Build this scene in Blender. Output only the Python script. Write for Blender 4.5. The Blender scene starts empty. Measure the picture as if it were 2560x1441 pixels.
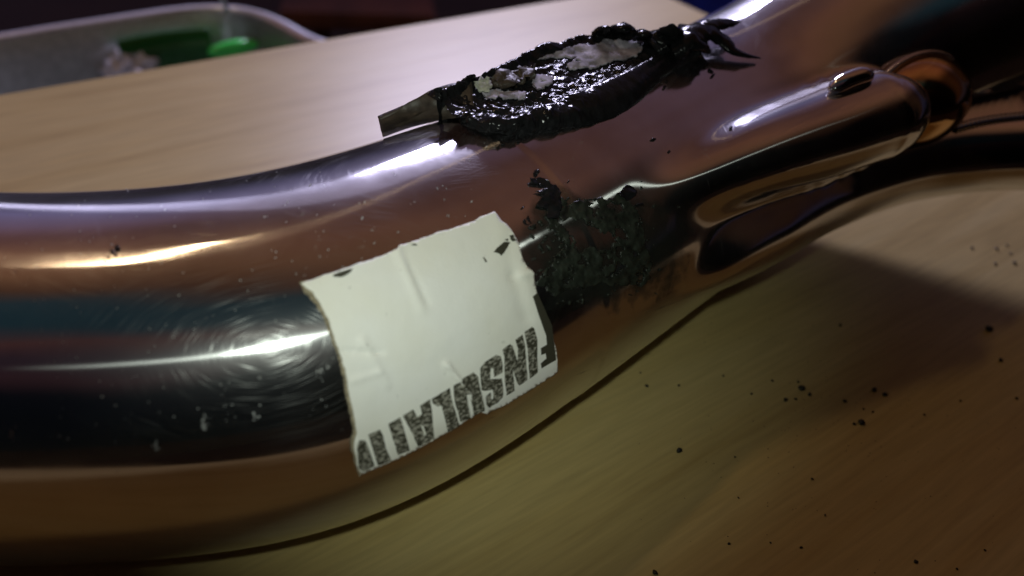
import bpy, bmesh, math, random
import numpy as np
from mathutils import Vector, Matrix, noise, geometry
from mathutils.bvhtree import BVHTree

random.seed(7)
rng = np.random.default_rng(7)
scene = bpy.context.scene
COL = scene.collection

# ------------------------------------------------------------------ camera
R = 0.03                                   # radius of the big pipe, metres
CAM = Vector((0.0, 0.0, 0.1305))           # camera
FPX = 2010.0                               # focal length in photo pixels
W = np.array([[0.99484596, 0.10139776, 0.0],
              [0.06278512, -0.61600491, 0.78523626],
              [0.0796212, -0.78118912, -0.61919627]])
cd = bpy.data.cameras.new('camera')
cam = bpy.data.objects.new('camera', cd)
COL.objects.link(cam)
cx_ = Vector(W @ [1, 0, 0]); cy_ = Vector(W @ [0, -1, 0]); cz_ = Vector(W @ [0, 0, -1])
cam.matrix_world = Matrix(((cx_.x, cy_.x, cz_.x, CAM.x), (cx_.y, cy_.y, cz_.y, CAM.y),
                           (cx_.z, cy_.z, cz_.z, CAM.z), (0, 0, 0, 1)))
cd.sensor_width = 36.0
cd.lens = FPX / 2560.0 * 36.0
cd.clip_start = 0.005
cd.clip_end = 50.0
cd.dof.use_dof = True
cd.dof.focus_distance = 0.142
cd.dof.aperture_fstop = 13.0
scene.camera = cam
scene.view_settings.view_transform = 'Standard'
scene.view_settings.look = 'None'
scene.view_settings.exposure = 0.0
scene.view_settings.gamma = 1.0
scene.cycles.max_bounces = 8
scene.cycles.glossy_bounces = 6
scene.cycles.sample_clamp_indirect = 6.0
scene.cycles.caustics_reflective = True
scene.cycles.blur_glossy = 0.6


def raydir(px, py):
    v = Vector(W @ np.array([px - 1280.0, py - 720.0, FPX]))
    return v.normalized()


TABLE_Z = 0.006                            # height of the table top


def at(px, py, z=TABLE_Z):
    d = raydir(px, py)
    return CAM + d * ((z - CAM.z) / d.z)


# ------------------------------------------------------------------ world: dim warm room
world = bpy.data.worlds.new('World')
scene.world = world
world.use_nodes = True
wn = world.node_tree.nodes
wl = world.node_tree.links
wn.clear()
wo = wn.new('ShaderNodeOutputWorld')
bg = wn.new('ShaderNodeBackground')
tc = wn.new('ShaderNodeTexCoord')
rp = wn.new('ShaderNodeValToRGB')
e = rp.color_ramp.elements
# colours of the dim room from the back horizon (0) over the ceiling (0.5) to the viewer's side (1)
BANDS = [(0.0, (0.006, 0.004, 0.003)), (0.05, (0.035, 0.032, 0.065)), (0.15, (0.125, 0.105, 0.205)), (0.23, (0.115, 0.065, 0.090)), (0.28, (0.085, 0.036, 0.030)), (0.36, (0.150, 0.062, 0.036)),
         (0.45, (0.135, 0.060, 0.030)), (0.53, (0.060, 0.027, 0.016)), (0.58, (0.010, 0.028, 0.036)), (0.63, (0.010, 0.026, 0.034)), (0.67, (0.060, 0.024, 0.022)), (0.72, (0.022, 0.014, 0.020)), (0.79, (0.030, 0.013, 0.016)),
         (0.84, (0.003, 0.004, 0.006)), (1.0, (0.002, 0.003, 0.003))]
e[0].position = 0.0; e[0].color = BANDS[0][1] + (1,)
e[1].position = 1.0; e[1].color = BANDS[-1][1] + (1,)
for p, c in BANDS[1:-1]:
    q = e.new(p); q.color = c + (1,)
sp = wn.new('ShaderNodeSeparateXYZ')
at2 = wn.new('ShaderNodeMath'); at2.operation = 'ARCTAN2'
nz = wn.new('ShaderNodeTexNoise')
nz.inputs['Scale'].default_value = 1.7
nz.inputs['Detail'].default_value = 2.0
sc1 = wn.new('ShaderNodeMath'); sc1.operation = 'MULTIPLY'; sc1.inputs[1].default_value = 1 / math.pi
mx = wn.new('ShaderNodeMath'); mx.operation = 'MULTIPLY_ADD'
mx.inputs[1].default_value = 0.20
ad = wn.new('ShaderNodeMath'); ad.operation = 'SUBTRACT'; ad.inputs[1].default_value = 0.10
wl.new(tc.outputs['Generated'], sp.inputs[0])
wl.new(tc.outputs['Generated'], nz.inputs['Vector'])
wl.new(sp.outputs['Z'], at2.inputs[0]); wl.new(sp.outputs['Y'], at2.inputs[1])
wl.new(at2.outputs[0], sc1.inputs[0])
wl.new(nz.outputs['Fac'], mx.inputs[0])
wl.new(sc1.outputs[0], mx.inputs[2])
wl.new(mx.outputs[0], ad.inputs[0])
wl.new(ad.outputs[0], rp.inputs['Fac'])
# world dimmed to the right, raised to the left, to shape the pipe's reflections
def wmr(src, lo, hi, a, b):
    q = wn.new('ShaderNodeMapRange'); q.interpolation_type = 'SMOOTHSTEP'
    for k, v in (('From Min', lo), ('From Max', hi), ('To Min', a), ('To Max', b)): q.inputs[k].default_value = v
    wl.new(src, q.inputs['Value'])
    return q.outputs['Result']
def wmath(op, a, b):
    q = wn.new('ShaderNodeMath'); q.operation = op
    for k, v in ((0, a), (1, b)):
        if isinstance(v, (int, float)): q.inputs[k].default_value = v
        else: wl.new(v, q.inputs[k])
    return q.outputs[0]
dk = wmath('MULTIPLY', wmr(sp.outputs['X'], 0.42, 0.56, 0.0, 0.92), wmr(sc1.outputs[0], 0.50, 0.56, 0.0, 1.0))
dim = wmath('MULTIPLY', wmath('SUBTRACT', 1.0, dk), wmr(sp.outputs['X'], 0.60, 0.80, 0.90, 0.14))
wmx = wn.new('ShaderNodeMix'); wmx.data_type = 'RGBA'; wmx.blend_type = 'MULTIPLY'; wmx.inputs['Factor'].default_value = 1.0
dim = wmath('MULTIPLY', dim, wmr(sp.outputs['X'], -0.75, -0.30, 2.0, 1.0))
wl.new(rp.outputs['Color'], wmx.inputs[6]); wl.new(dim, wmx.inputs[7])
wl.new(wmx.outputs[2], bg.inputs['Color'])
bg.inputs['Strength'].default_value = 0.8
wl.new(bg.outputs[0], wo.inputs[0])


# ------------------------------------------------------------------ lamps
def lamp(name, kind, loc, target, power, color, **kw):
    d = bpy.data.lights.new(name, kind)
    d.energy = power
    d.color = color
    for k, v in kw.items():
        setattr(d, k, v)
    o = bpy.data.objects.new(name, d)
    COL.objects.link(o)
    o.location = loc
    o.rotation_euler = (Vector(target) - Vector(loc)).to_track_quat('-Z', 'Y').to_euler()
    return o


LAMP_A = (-0.06, 1.05, 0.45)
LAMP_B = (-0.42, 0.38, 0.93)
LAMP_C = (-0.006, 0.009, 0.134)
lamp('work_lamp', 'AREA', LAMP_A, (0.0, 0.15, 0.03), 7.4, (0.74, 0.70, 1.0), shape='RECTANGLE', size=0.30, size_y=0.08)
lamp('ceiling_bulb', 'AREA', LAMP_B, (-0.05, 0.1, 0.03), 0.62, (1.0, 0.70, 0.40), shape='RECTANGLE', size=0.20, size_y=0.03)
lamp('phone_torch', 'SPOT', LAMP_C, (-0.010, 0.100, 0.060), 0.335, (0.90, 1.0, 0.86), shadow_soft_size=0.0025,
     spot_size=math.radians(62), spot_blend=1.0)


# ------------------------------------------------------------------ helpers
def mat(name):
    m = bpy.data.materials.new(name)
    m.use_nodes = True
    nt = m.node_tree
    b = nt.nodes['Principled BSDF']
    return m, nt, nt.nodes, nt.links, b


def simple(name, col, rough=0.5, metal=0.0, bump=0.0, scale=400.0, var=0.25, spec=0.5, dist=0.0003):
    m, nt, n, l, b = mat(name)
    t = n.new('ShaderNodeTexCoord')
    z = n.new('ShaderNodeTexNoise'); z.inputs['Scale'].default_value = scale; z.inputs['Detail'].default_value = 5
    l.new(t.outputs['Object'], z.inputs['Vector'])
    r = n.new('ShaderNodeValToRGB')
    r.color_ramp.elements[0].position = 0.3; r.color_ramp.elements[1].position = 0.7
    r.color_ramp.elements[0].color = tuple(c * (1 - var) for c in col) + (1,)
    r.color_ramp.elements[1].color = tuple(min(1, c * (1 + var)) for c in col) + (1,)
    l.new(z.outputs['Fac'], r.inputs['Fac']); l.new(r.outputs['Color'], b.inputs['Base Color'])
    b.inputs['Roughness'].default_value = rough
    b.inputs['Metallic'].default_value = metal
    b.inputs['Specular IOR Level'].default_value = spec
    if bump:
        bp = n.new('ShaderNodeBump'); bp.inputs['Strength'].default_value = bump; bp.inputs['Distance'].default_value = dist
        l.new(z.outputs['Fac'], bp.inputs['Height']); l.new(bp.outputs['Normal'], b.inputs['Normal'])
    return m


def link(name, me, m=None, parent=None, smooth=True):
    o = bpy.data.objects.new(name, me)
    COL.objects.link(o)
    if m: me.materials.append(m)
    if smooth:
        me.shade_smooth()
    if parent: o.parent = parent
    return o


def pydata(name, v, f, m=None, parent=None, smooth=True):
    me = bpy.data.meshes.new(name)
    me.from_pydata([tuple(p) for p in v], [], f)
    me.update()
    return link(name, me, m, parent, smooth)


def tag(o, label=None, cat=None, group=None, kind=None):
    if label: o['label'] = label
    if cat: o['category'] = cat
    if group: o['group'] = group
    if kind: o['kind'] = kind
    return o


def empty(name, loc):
    o = bpy.data.objects.new(name, None)
    o.empty_display_size = 0.01
    COL.objects.link(o)
    o.location = loc
    return o


def parent_keep(o, p):
    o.parent = p
    o.matrix_parent_inverse = Matrix.Translation(-Vector(p.location))


def grid_faces(nu, nv, close_v=False):
    f = []
    for i in range(nu - 1):
        for j in range(nv if close_v else nv - 1):
            k = (j + 1) % nv
            f.append((i * nv + j, (i + 1) * nv + j, (i + 1) * nv + k, i * nv + k))
    return f


def catmull(P, n):
    P = np.asarray(P, float)
    P = np.vstack([2 * P[0] - P[1], P, 2 * P[-1] - P[-2]])
    out = []
    for i in range(1, len(P) - 2):
        for t in np.linspace(0, 1, n, endpoint=False):
            a, b, c, d = P[i - 1], P[i], P[i + 1], P[i + 2]
            out.append(0.5 * (2 * b + (c - a) * t + (2 * a - 5 * b + 4 * c - d) * t * t + (3 * b - a - 3 * c + d) * t ** 3))
    out.append(P[-2])
    return np.array(out)


def resample(P, n):
    s = np.r_[0, np.cumsum(np.linalg.norm(np.diff(P, axis=0)[:, :3], axis=1))]
    u = np.linspace(0, s[-1], n)
    return np.stack([np.interp(u, s, P[:, k]) for k in range(P.shape[1])], 1), u


def smooth_path(P, it):
    for _ in range(it):
        Q = P.copy(); Q[1:-1] = 0.25 * P[:-2] + 0.5 * P[1:-1] + 0.25 * P[2:]; P = Q
    return P


def frames(C):
    T = np.gradient(C, axis=0); T /= np.linalg.norm(T, axis=1)[:, None]
    S = np.cross(T, [0, 0, 1.0]); S /= np.linalg.norm(S, axis=1)[:, None]   # towards the camera side
    U = np.cross(S, T)
    return T, S, U


def sweep(name, C, rad, nv, m, parent=None, disp=None, cap=False, a0=0.0, a1=2 * math.pi):
    """tube along C (n,3) with radii; stores a metric UV map"""
    n = len(C)
    T, S, U = frames(C)
    s = np.r_[0, np.cumsum(np.linalg.norm(np.diff(C, axis=0), axis=1))]
    ang = np.linspace(0, 2 * math.pi, nv, endpoint=False)
    dirs = S[:, None, :] * np.cos(ang)[None, :, None] + U[:, None, :] * np.sin(ang)[None, :, None]
    rr = np.broadcast_to(np.asarray(rad, float)[:, None], (n, nv)).copy()
    if disp is not None:
        rr = disp(C, dirs, rr)
    V = (C[:, None, :] + dirs * rr[:, :, None]).reshape(-1, 3)
    F = grid_faces(n, nv, True)
    v = V.tolist()
    if cap:
        v += [C[0].tolist(), C[-1].tolist()]
        for j in range(nv):
            k = (j + 1) % nv
            F.append((n * nv, j, k)); F.append((n * nv + 1, (n - 1) * nv + k, (n - 1) * nv + j))
    me = bpy.data.meshes.new(name)
    me.from_pydata(v, [], F)
    uv = me.uv_layers.new(name='uv')
    lu = np.empty(len(me.loops) * 2)
    vi = np.empty(len(me.loops), int); me.loops.foreach_get('vertex_index', vi)
    ii = np.minimum(vi // nv, n - 1); jj = vi % nv
    # seam is at angle 0 -> rotate so that it lies underneath
    aj = (ang[jj] + math.pi / 2 + 1e-9) % (2 * math.pi)
    lu[0::2] = s[ii]; lu[1::2] = aj * R
    uv.data.foreach_set('uv', lu)
    me.update()
    return link(name, me, m, parent)


def tree_of(*objs):
    V = []; F = []
    for o in objs:
        b = len(V)
        V += [o.matrix_world @ v.co if o.parent is None else v.co for v in o.data.vertices]
        F += [[i + b for i in p.vertices] for p in o.data.polygons]
    return BVHTree.FromPolygons(V, F)


def patch(name, outer, tree, off, step, m, parent=None, holes=(), keep=None, jitter=0.3, thick=0.0, rough_edge=0.0):
    """fills photo-outline polygons with a fine triangle mesh laid on the real surface below them"""
    def dens(P, closed=True):
        out = []
        for i in range(len(P)):
            a = Vector(P[i]); b = Vector(P[(i + 1) % len(P)])
            k = max(1, int((b - a).length / step))
            for t in range(k):
                p = a.lerp(b, t / k)
                if rough_edge:
                    p += Vector((noise.noise(Vector((p.x * .06, p.y * .06, 1.3))) + .6 * noise.noise(Vector((p.x * .2, p.y * .2, 7.3))),
                                 noise.noise(Vector((p.x * .06, p.y * .06, 5.3))) + .6 * noise.noise(Vector((p.x * .2, p.y * .2, 3.3))))) * rough_edge
                out.append(p)
        return out
    polys = outer if isinstance(outer[0][0], (tuple, list)) else [outer]
    V = []; F = []
    for k, P in enumerate(polys):
        ring = dens(P)
        rings = [ring] + ([dens(h) for h in holes] if k == 0 else [])
        pts = []; edges = []
        for r in rings:
            b = len(pts); pts += r
            edges += [(b + i, b + (i + 1) % len(r)) for i in range(len(r))]
        x0 = min(p.x for p in ring); x1 = max(p.x for p in ring); y0 = min(p.y for p in ring); y1 = max(p.y for p in ring)
        gx = x0
        while gx < x1:
            gy = y0
            while gy < y1:
                pts.append(Vector((gx + random.uniform(-jitter, jitter) * step, gy + random.uniform(-jitter, jitter) * step)))
                gy += step
            gx += step
        r = geometry.delaunay_2d_cdt(pts, edges, [], 0, 1e-4)
        vo, fo = r[0], r[2]
        A = np.array([(p.x, p.y) for p in vo])

        def inside(cx, cy, poly):
            c = False; j = len(poly) - 1
            for i in range(len(poly)):
                xi, yi = poly[i]; xj, yj = poly[j]
                if (yi > cy) != (yj > cy) and cx < (xj - xi) * (cy - yi) / (yj - yi) + xi: c = not c
                j = i
            return c
        rp_ = [[(p.x, p.y) for p in q] for q in rings]
        idx = {}
        for f in fo:
            c = A[list(f)].mean(0)
            if not inside(c[0], c[1], rp_[0]) or any(inside(c[0], c[1], h) for h in rp_[1:]): continue
            if keep and not keep(c[0], c[1]): continue
            tri = []
            for i in f:
                if i not in idx:
                    d = raydir(A[i][0], A[i][1])
                    loc, nrm, _, _ = tree.ray_cast(CAM, d)
                    if loc is None:
                        idx[i] = -1
                    else:
                        if nrm.dot(d) > 0: nrm = -nrm
                        idx[i] = len(V); V.append(loc + nrm * off(A[i][0], A[i][1]))
                tri.append(idx[i])
            if -1 in tri or len(set(tri)) < 3: continue
            a, b_, c_ = (V[t] for t in tri)
            if (b_ - a).cross(c_ - a).dot(CAM - a) < 0: tri = tri[::-1]
            F.append(tri)
    o = pydata(name, V, F, m, parent)
    if thick:
        s = o.modifiers.new('thickness', 'SOLIDIFY'); s.thickness = thick; s.offset = -1
    return o


def hit(px, py, tree):
    loc, nrm, _, _ = tree.ray_cast(CAM, raydir(px, py))
    return loc, nrm


def blob(cx, cy, r, n=9, asp=1.0, rot=0.0, wob=0.35):
    out = []
    for k in range(n):
        a = 2 * math.pi * k / n
        q = r * (1 + random.uniform(-wob, wob))
        x, y = q * math.cos(a) * asp, q * math.sin(a)
        out.append((cx + x * math.cos(rot) - y * math.sin(rot), cy + x * math.sin(rot) + y * math.cos(rot)))
    return out


def crop(P, ox, oy, s):
    return [(ox + x / s, oy + y / s) for x, y in P]


def fbm(x, y, z=0.0, o=4):
    v = 0; a = 1; k = 1
    for _ in range(o):
        v += a * noise.noise(Vector((x * k, y * k, z + k * 3.1))); a *= .5; k *= 2.1
    return v


# ------------------------------------------------------------------ materials
def steel_material(name, base=(0.82, 0.82, 0.84), rough=0.08, scratch=1.0, dust=1.0, haze=0.055):
    m, nt, n, l, b = mat(name)
    uvn = n.new('ShaderNodeUVMap'); uvn.uv_map = 'uv'
    b.inputs['Metallic'].default_value = 1.0

    def vec(rot, sx, sy):
        mp = n.new('ShaderNodeMapping')
        mp.inputs['Rotation'].default_value = (0, 0, math.radians(rot))
        mp.vector_type = 'TEXTURE'
        mp.inputs['Scale'].default_value = (1 / sx, 1 / sy, 1)
        l.new(uvn.outputs[0], mp.inputs['Vector'])
        return mp

    def tex(mp, detail=2.0, dist=0.0):
        z = n.new('ShaderNodeTexNoise'); z.inputs['Scale'].default_value = 1.0
        z.inputs['Detail'].default_value = detail; z.inputs['Distortion'].default_value = dist
        l.new(mp.outputs[0], z.inputs['Vector'])
        return z.outputs['Fac']

    def ramp(src, lo, hi, a=0.0, bb=1.0):
        q = n.new('ShaderNodeMapRange')
        q.inputs['From Min'].default_value = lo; q.inputs['From Max'].default_value = hi
        q.inputs['To Min'].default_value = a; q.inputs['To Max'].default_value = bb
        l.new(src, q.inputs['Value'])
        return q.outputs['Result']

    def mth(op, a, c):
        q = n.new('ShaderNodeMath'); q.operation = op
        for k, v in ((0, a), (1, c)):
            if isinstance(v, (int, float)): q.inputs[k].default_value = v
            else: l.new(v, q.inputs[k])
        return q.outputs[0]
    # circumferential polishing lines
    br = tex(vec(0, 4200, 60), 2.0)
    blot = tex(vec(20, 90, 90), 4.0)
    bp = n.new('ShaderNodeBump'); bp.inputs['Strength'].default_value = 1.0
    bp.inputs['Distance'].default_value = 0.0000012
    l.new(br, bp.inputs['Height'])
    # slow dents
    bp2 = n.new('ShaderNodeBump'); bp2.inputs['Strength'].default_value = 1.0; bp2.inputs['Distance'].default_value = 0.00003
    l.new(tex(vec(8, 30, 70), 2.0), bp2.inputs['Height'])
    l.new(bp2.outputs['Normal'], bp.inputs['Normal'])
    l.new(bp.outputs['Normal'], b.inputs['Normal'])
    # roughness
    rr = ramp(blot, 0.35, 0.7, rough * 0.75, rough * 1.7)
    l.new(rr, b.inputs['Roughness'])
    b.inputs['Anisotropic'].default_value = 0.93
    tg = n.new('ShaderNodeTangent'); tg.direction_type = 'UV_MAP'; tg.uv_map = 'uv'
    l.new(tg.outputs[0], b.inputs['Tangent'])
    # colour: slightly uneven
    cr = n.new('ShaderNodeValToRGB')
    cr.color_ramp.elements[0].position = 0.3; cr.color_ramp.elements[0].color = tuple(c * .86 for c in base) + (1,)
    cr.color_ramp.elements[1].position = 0.7; cr.color_ramp.elements[1].color = base + (1,)
    l.new(blot, cr.inputs['Fac']); l.new(cr.outputs['Color'], b.inputs['Base Color'])
    # thin dusty film + flecks
    film = n.new('ShaderNodeBsdfDiffuse'); film.inputs['Color'].default_value = (0.50, 0.49, 0.47, 1)
    f1 = ramp(tex(vec(33, 1100, 1100), 3.0, 0.6), 0.70, 0.76)
    f2 = ramp(tex(vec(71, 330, 330), 5.0, 0.5), 0.70, 0.75)
    f3 = ramp(tex(vec(0, 1600, 200), 2.0), 0.71, 0.78)
    gate = ramp(tex(vec(10, 45, 45), 2.0), 0.45, 0.62)
    fl = mth('MULTIPLY', mth('MAXIMUM', mth('MAXIMUM', f1, f2), f3), gate)
    fac = mth('ADD', mth('MULTIPLY', fl, 0.20 * dust), mth('MULTIPLY', ramp(blot, 0.35, 0.75), 0.012 * dust))
    # wide haze lobe of the micro-scratches
    hz = n.new('ShaderNodeBsdfAnisotropic'); hz.inputs['Roughness'].default_value = 0.40
    hz.inputs['Anisotropy'].default_value = -0.35; l.new(tg.outputs[0], hz.inputs['Tangent'])
    l.new(cr.outputs['Color'], hz.inputs['Color']); l.new(bp.outputs['Normal'], hz.inputs['Normal'])
    m1 = n.new('ShaderNodeMixShader'); m1.inputs['Fac'].default_value = haze
    l.new(b.outputs[0], m1.inputs[1]); l.new(hz.outputs[0], m1.inputs[2])
    # streak lobe of the fine lines polished round the pipe
    st = n.new('ShaderNodeBsdfAnisotropic'); st.inputs['Roughness'].default_value = 0.33
    st.inputs['Anisotropy'].default_value = -0.93; l.new(tg.outputs[0], st.inputs['Tangent'])
    l.new(cr.outputs['Color'], st.inputs['Color']); l.new(bp.outputs['Normal'], st.inputs['Normal'])
    ms = n.new('ShaderNodeMixShader'); ms.inputs['Fac'].default_value = 0.085 if haze > .05 else 0.02
    l.new(m1.outputs[0], ms.inputs[1]); l.new(st.outputs[0], ms.inputs[2])
    m2 = n.new('ShaderNodeMixShader'); l.new(fac, m2.inputs['Fac'])
    l.new(ms.outputs[0], m2.inputs[1]); l.new(film.outputs[0], m2.inputs[2])
    # hairline scratches: each direction throws light across its own line only
    last = m2
    for k, rot in enumerate((3, 19, 35, 54, 73, 92, 110, 128, 146, 163)):
        w = ramp(tex(vec(rot, 95 + 9 * k, 7500), 0.0, 0.15), 0.62, 0.72)
        g = ramp(tex(vec(rot + 13, 60, 70 + 5 * k), 1.0), 0.44, 0.56)
        q = mth('MULTIPLY', mth('MULTIPLY', w, g), 0.05 * scratch)
        sb = n.new('ShaderNodeBsdfAnisotropic'); sb.inputs['Roughness'].default_value = 0.24
        sb.inputs['Anisotropy'].default_value = 0.62; sb.inputs['Rotation'].default_value = rot / 360.0
        l.new(tg.outputs[0], sb.inputs['Tangent'])
        sb.inputs['Color'].default_value = (0.9, 0.9, 0.9, 1)
        mk = n.new('ShaderNodeMixShader'); l.new(q, mk.inputs['Fac'])
        l.new(last.outputs[0], mk.inputs[1]); l.new(sb.outputs[0], mk.inputs[2])
        last = mk
    out = n['Material Output']; l.new(last.outputs[0], out.inputs['Surface'])
    return m


M_steel = steel_material('scratched_steel')
M_steel2 = steel_material('branch_steel', rough=0.05, haze=0.04, scratch=0.3, dust=0.3)
M_bronze = steel_material('heat_tinted_steel', base=(0.95, 0.62, 0.32), rough=0.05, haze=0.04, scratch=0.2, dust=0.1)


def wood_material():
    m, nt, n, l, b = mat('pale_wood')
    t = n.new('ShaderNodeTexCoord')
    mp = n.new('ShaderNodeMapping'); mp.inputs['Scale'].default_value = (7.0, 95.0, 1.0)
    l.new(t.outputs['Object'], mp.inputs['Vector'])
    z = n.new('ShaderNodeTexNoise'); z.inputs['Scale'].default_value = 1.0; z.inputs['Detail'].default_value = 5; z.inputs['Distortion'].default_value = 0.7
    l.new(mp.outputs[0], z.inputs['Vector'])
    r = n.new('ShaderNodeValToRGB')
    e = r.color_ramp.elements
    e[0].position = 0.25; e[0].color = (0.39, 0.28, 0.10, 1)
    e[1].position = 0.72; e[1].color = (0.54, 0.43, 0.195, 1)
    q = e.new(0.45); q.color = (0.50, 0.38, 0.155, 1)
    l.new(z.outputs['Fac'], r.inputs['Fac'])
    mp2 = n.new('ShaderNodeMapping'); mp2.inputs['Scale'].default_value = (60.0, 900.0, 1.0)
    l.new(t.outputs['Object'], mp2.inputs['Vector'])
    z2 = n.new('ShaderNodeTexNoise'); z2.inputs['Scale'].default_value = 1.0; z2.inputs['Detail'].default_value = 4
    l.new(mp2.outputs[0], z2.inputs['Vector'])
    mr = n.new('ShaderNodeMapRange'); mr.inputs['From Min'].default_value = 0.3; mr.inputs['From Max'].default_value = 0.7
    mr.inputs['To Min'].default_value = 0.86; mr.inputs['To Max'].default_value = 1.06
    l.new(z2.outputs['Fac'], mr.inputs['Value'])
    mm = n.new('ShaderNodeMix'); mm.data_type = 'RGBA'; mm.blend_type = 'MULTIPLY'; mm.inputs['Factor'].default_value = 1.0
    l.new(r.outputs['Color'], mm.inputs[6]); l.new(mr.outputs['Result'], mm.inputs[7])
    l.new(mm.outputs[2], b.inputs['Base Color'])
    b.inputs['Roughness'].default_value = 0.42
    b.inputs['Specular IOR Level'].default_value = 0.45
    bp = n.new('ShaderNodeBump'); bp.inputs['Strength'].default_value = 0.4; bp.inputs['Distance'].default_value = 0.0001
    l.new(z2.outputs['Fac'], bp.inputs['Height']); l.new(bp.outputs['Normal'], b.inputs['Normal'])
    return m


M_wood = wood_material()
M_tar = simple('black_tar', (0.010, 0.010, 0.011), 0.16, 0, 0.35, 420, 0.4, 0.16, 0.0005)
M_tarmatte = simple('dull_tar', (0.020, 0.019, 0.018), 0.55, 0, 0.9, 1500, 0.5, 0.4, 0.0004)
M_smear = simple('green_black_smear', (0.016, 0.020, 0.015), 0.45, 0, 0.8, 600, 0.7, 0.4, 0.0003)
M_tape = simple('brown_black_tape', (0.045, 0.034, 0.026), 0.5, 0, 0.5, 700, 0.4, 0.4, 0.0003)
M_residue = simple('pale_paper_residue', (0.29, 0.265, 0.31), 0.75, 0, 0.9, 260, 0.55, 0.2, 0.0005)
M_fibre = simple('torn_paper_fibre', (0.28, 0.24, 0.17), 0.9, 0, 0.8, 1800, 0.4, 0.1, 0.0004)
M_crumb = simple('black_crumb', (0.012, 0.011, 0.010), 0.5, 0, 0.6, 2500, 0.4)


def paper_material():
    m, nt, n, l, b = mat('off_white_paper')
    t = n.new('ShaderNodeTexCoord')
    z = n.new('ShaderNodeTexNoise'); z.inputs['Scale'].default_value = 55; z.inputs['Detail'].default_value = 4
    l.new(t.outputs['Object'], z.inputs['Vector'])
    r = n.new('ShaderNodeValToRGB'); e = r.color_ramp.elements
    e[0].position = 0.36; e[0].color = (0.78, 0.77, 0.70, 1)
    e[1].position = 0.60; e[1].color = (0.82, 0.82, 0.80, 1)
    l.new(z.outputs['Fac'], r.inputs['Fac'])
    s = n.new('ShaderNodeTexNoise'); s.inputs['Scale'].default_value = 520; s.inputs['Detail'].default_value = 3
    l.new(t.outputs['Object'], s.inputs['Vector'])
    mr = n.new('ShaderNodeMapRange'); mr.inputs['From Min'].default_value = 0.22; mr.inputs['From Max'].default_value = 0.30
    mr.inputs['To Min'].default_value = 0.45; mr.inputs['To Max'].default_value = 1.0
    l.new(s.outputs['Fac'], mr.inputs['Value'])
    mm = n.new('ShaderNodeMix'); mm.data_type = 'RGBA'; mm.blend_type = 'MULTIPLY'; mm.inputs['Factor'].default_value = 1.0
    l.new(r.outputs['Color'], mm.inputs[6]); l.new(mr.outputs['Result'], mm.inputs[7])
    l.new(mm.outputs[2], b.inputs['Base Color'])
    b.inputs['Roughness'].default_value = 0.55
    b.inputs['Specular IOR Level'].default_value = 0.35
    f = n.new('ShaderNodeTexNoise'); f.inputs['Scale'].default_value = 1500; f.inputs['Detail'].default_value = 3
    l.new(t.outputs['Object'], f.inputs['Vector'])
    bp = n.new('ShaderNodeBump'); bp.inputs['Strength'].default_value = 0.35; bp.inputs['Distance'].default_value = 0.00008
    l.new(f.outputs['Fac'], bp.inputs['Height']); l.new(bp.outputs['Normal'], b.inputs['Normal'])
    return m


def ink_material(name, lo, hi, paper=(0.60, 0.58, 0.50)):
    m, nt, n, l, b = mat(name)
    t = n.new('ShaderNodeTexCoord')
    mp = n.new('ShaderNodeMapping'); mp.inputs['Scale'].default_value = (1.0, 1.0, 1.7)
    l.new(t.outputs['Object'], mp.inputs['Vector'])
    z = n.new('ShaderNodeTexNoise'); z.inputs['Scale'].default_value = 1500; z.inputs['Detail'].default_value = 3
    l.new(mp.outputs[0], z.inputs['Vector'])
    r = n.new('ShaderNodeValToRGB'); e = r.color_ramp.elements
    e[0].position = lo; e[0].color = (0.045, 0.043, 0.030, 1)
    e[1].position = hi; e[1].color = tuple(c * .62 for c in paper) + (1,)
    l.new(z.outputs['Fac'], r.inputs['Fac']); l.new(r.outputs['Color'], b.inputs['Base Color'])
    b.inputs['Roughness'].default_value = 0.6
    b.inputs['Specular IOR Level'].default_value = 0.3
    return m


M_paper = paper_material()
M_ink = ink_material('speckled_black_ink', 0.46, 0.64)
M_solid = ink_material('solid_black_ink', 0.70, 0.95)

# ------------------------------------------------------------------ table
far_a = at(0, 235); far_b = at(1300, 15)
du = (far_b - far_a).normalized()                         # along the grain
right_a = at(1790, 45)
dn = Vector((du.y, -du.x, 0))                             # towards the viewer
corner = far_a + du * (right_a - far_a).dot(du)           # far right corner
table = empty('wooden_table', (corner.x, corner.y, -0.714))
tag(table, 'pale wooden table top with fine grain under the steel pipe', 'table')
TW = 0.335
ang = math.atan2(du.y, du.x)


def table_box(name, u0, u1, v0, v1, z0, z1, bev, m):
    bm = bmesh.new()
    pts = []
    for (u, v) in ((u0, v0), (u1, v0), (u1, v1), (u0, v1)):
        pts.append((u, v))
    vs = [bm.verts.new((u, -v, z)) for z in (z0, z1) for (u, v) in pts]
    for f in ((0, 1, 2, 3), (7, 6, 5, 4), (0, 4, 5, 1), (1, 5, 6, 2), (2, 6, 7, 3), (3, 7, 4, 0)):
        bm.faces.new([vs[i] for i in f])
    bmesh.ops.recalc_face_normals(bm, faces=bm.faces)
    if bev:
        bmesh.ops.bevel(bm, geom=bm.edges[:], offset=bev, segments=3, profile=0.6, affect='EDGES')
    me = bpy.data.meshes.new(name); bm.to_mesh(me); bm.free()
    o = link(name, me, m)
    o.parent = table
    o.rotation_euler = (0, 0, ang)
    o.location = (0, 0, 0.72)
    return o


table_box('tabletop', -1.1, 0.0, 0.0, TW, -0.022, 0.0, 0.0015, M_wood)
for (u, v) in ((-0.05, 0.04), (-1.05, 0.04), (-0.05, TW - 0.04), (-1.05, TW - 0.04)):
    table_box('leg', u - 0.02, u + 0.02, v - 0.02, v + 0.02, -0.72, -0.022, 0.003, M_wood)

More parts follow.
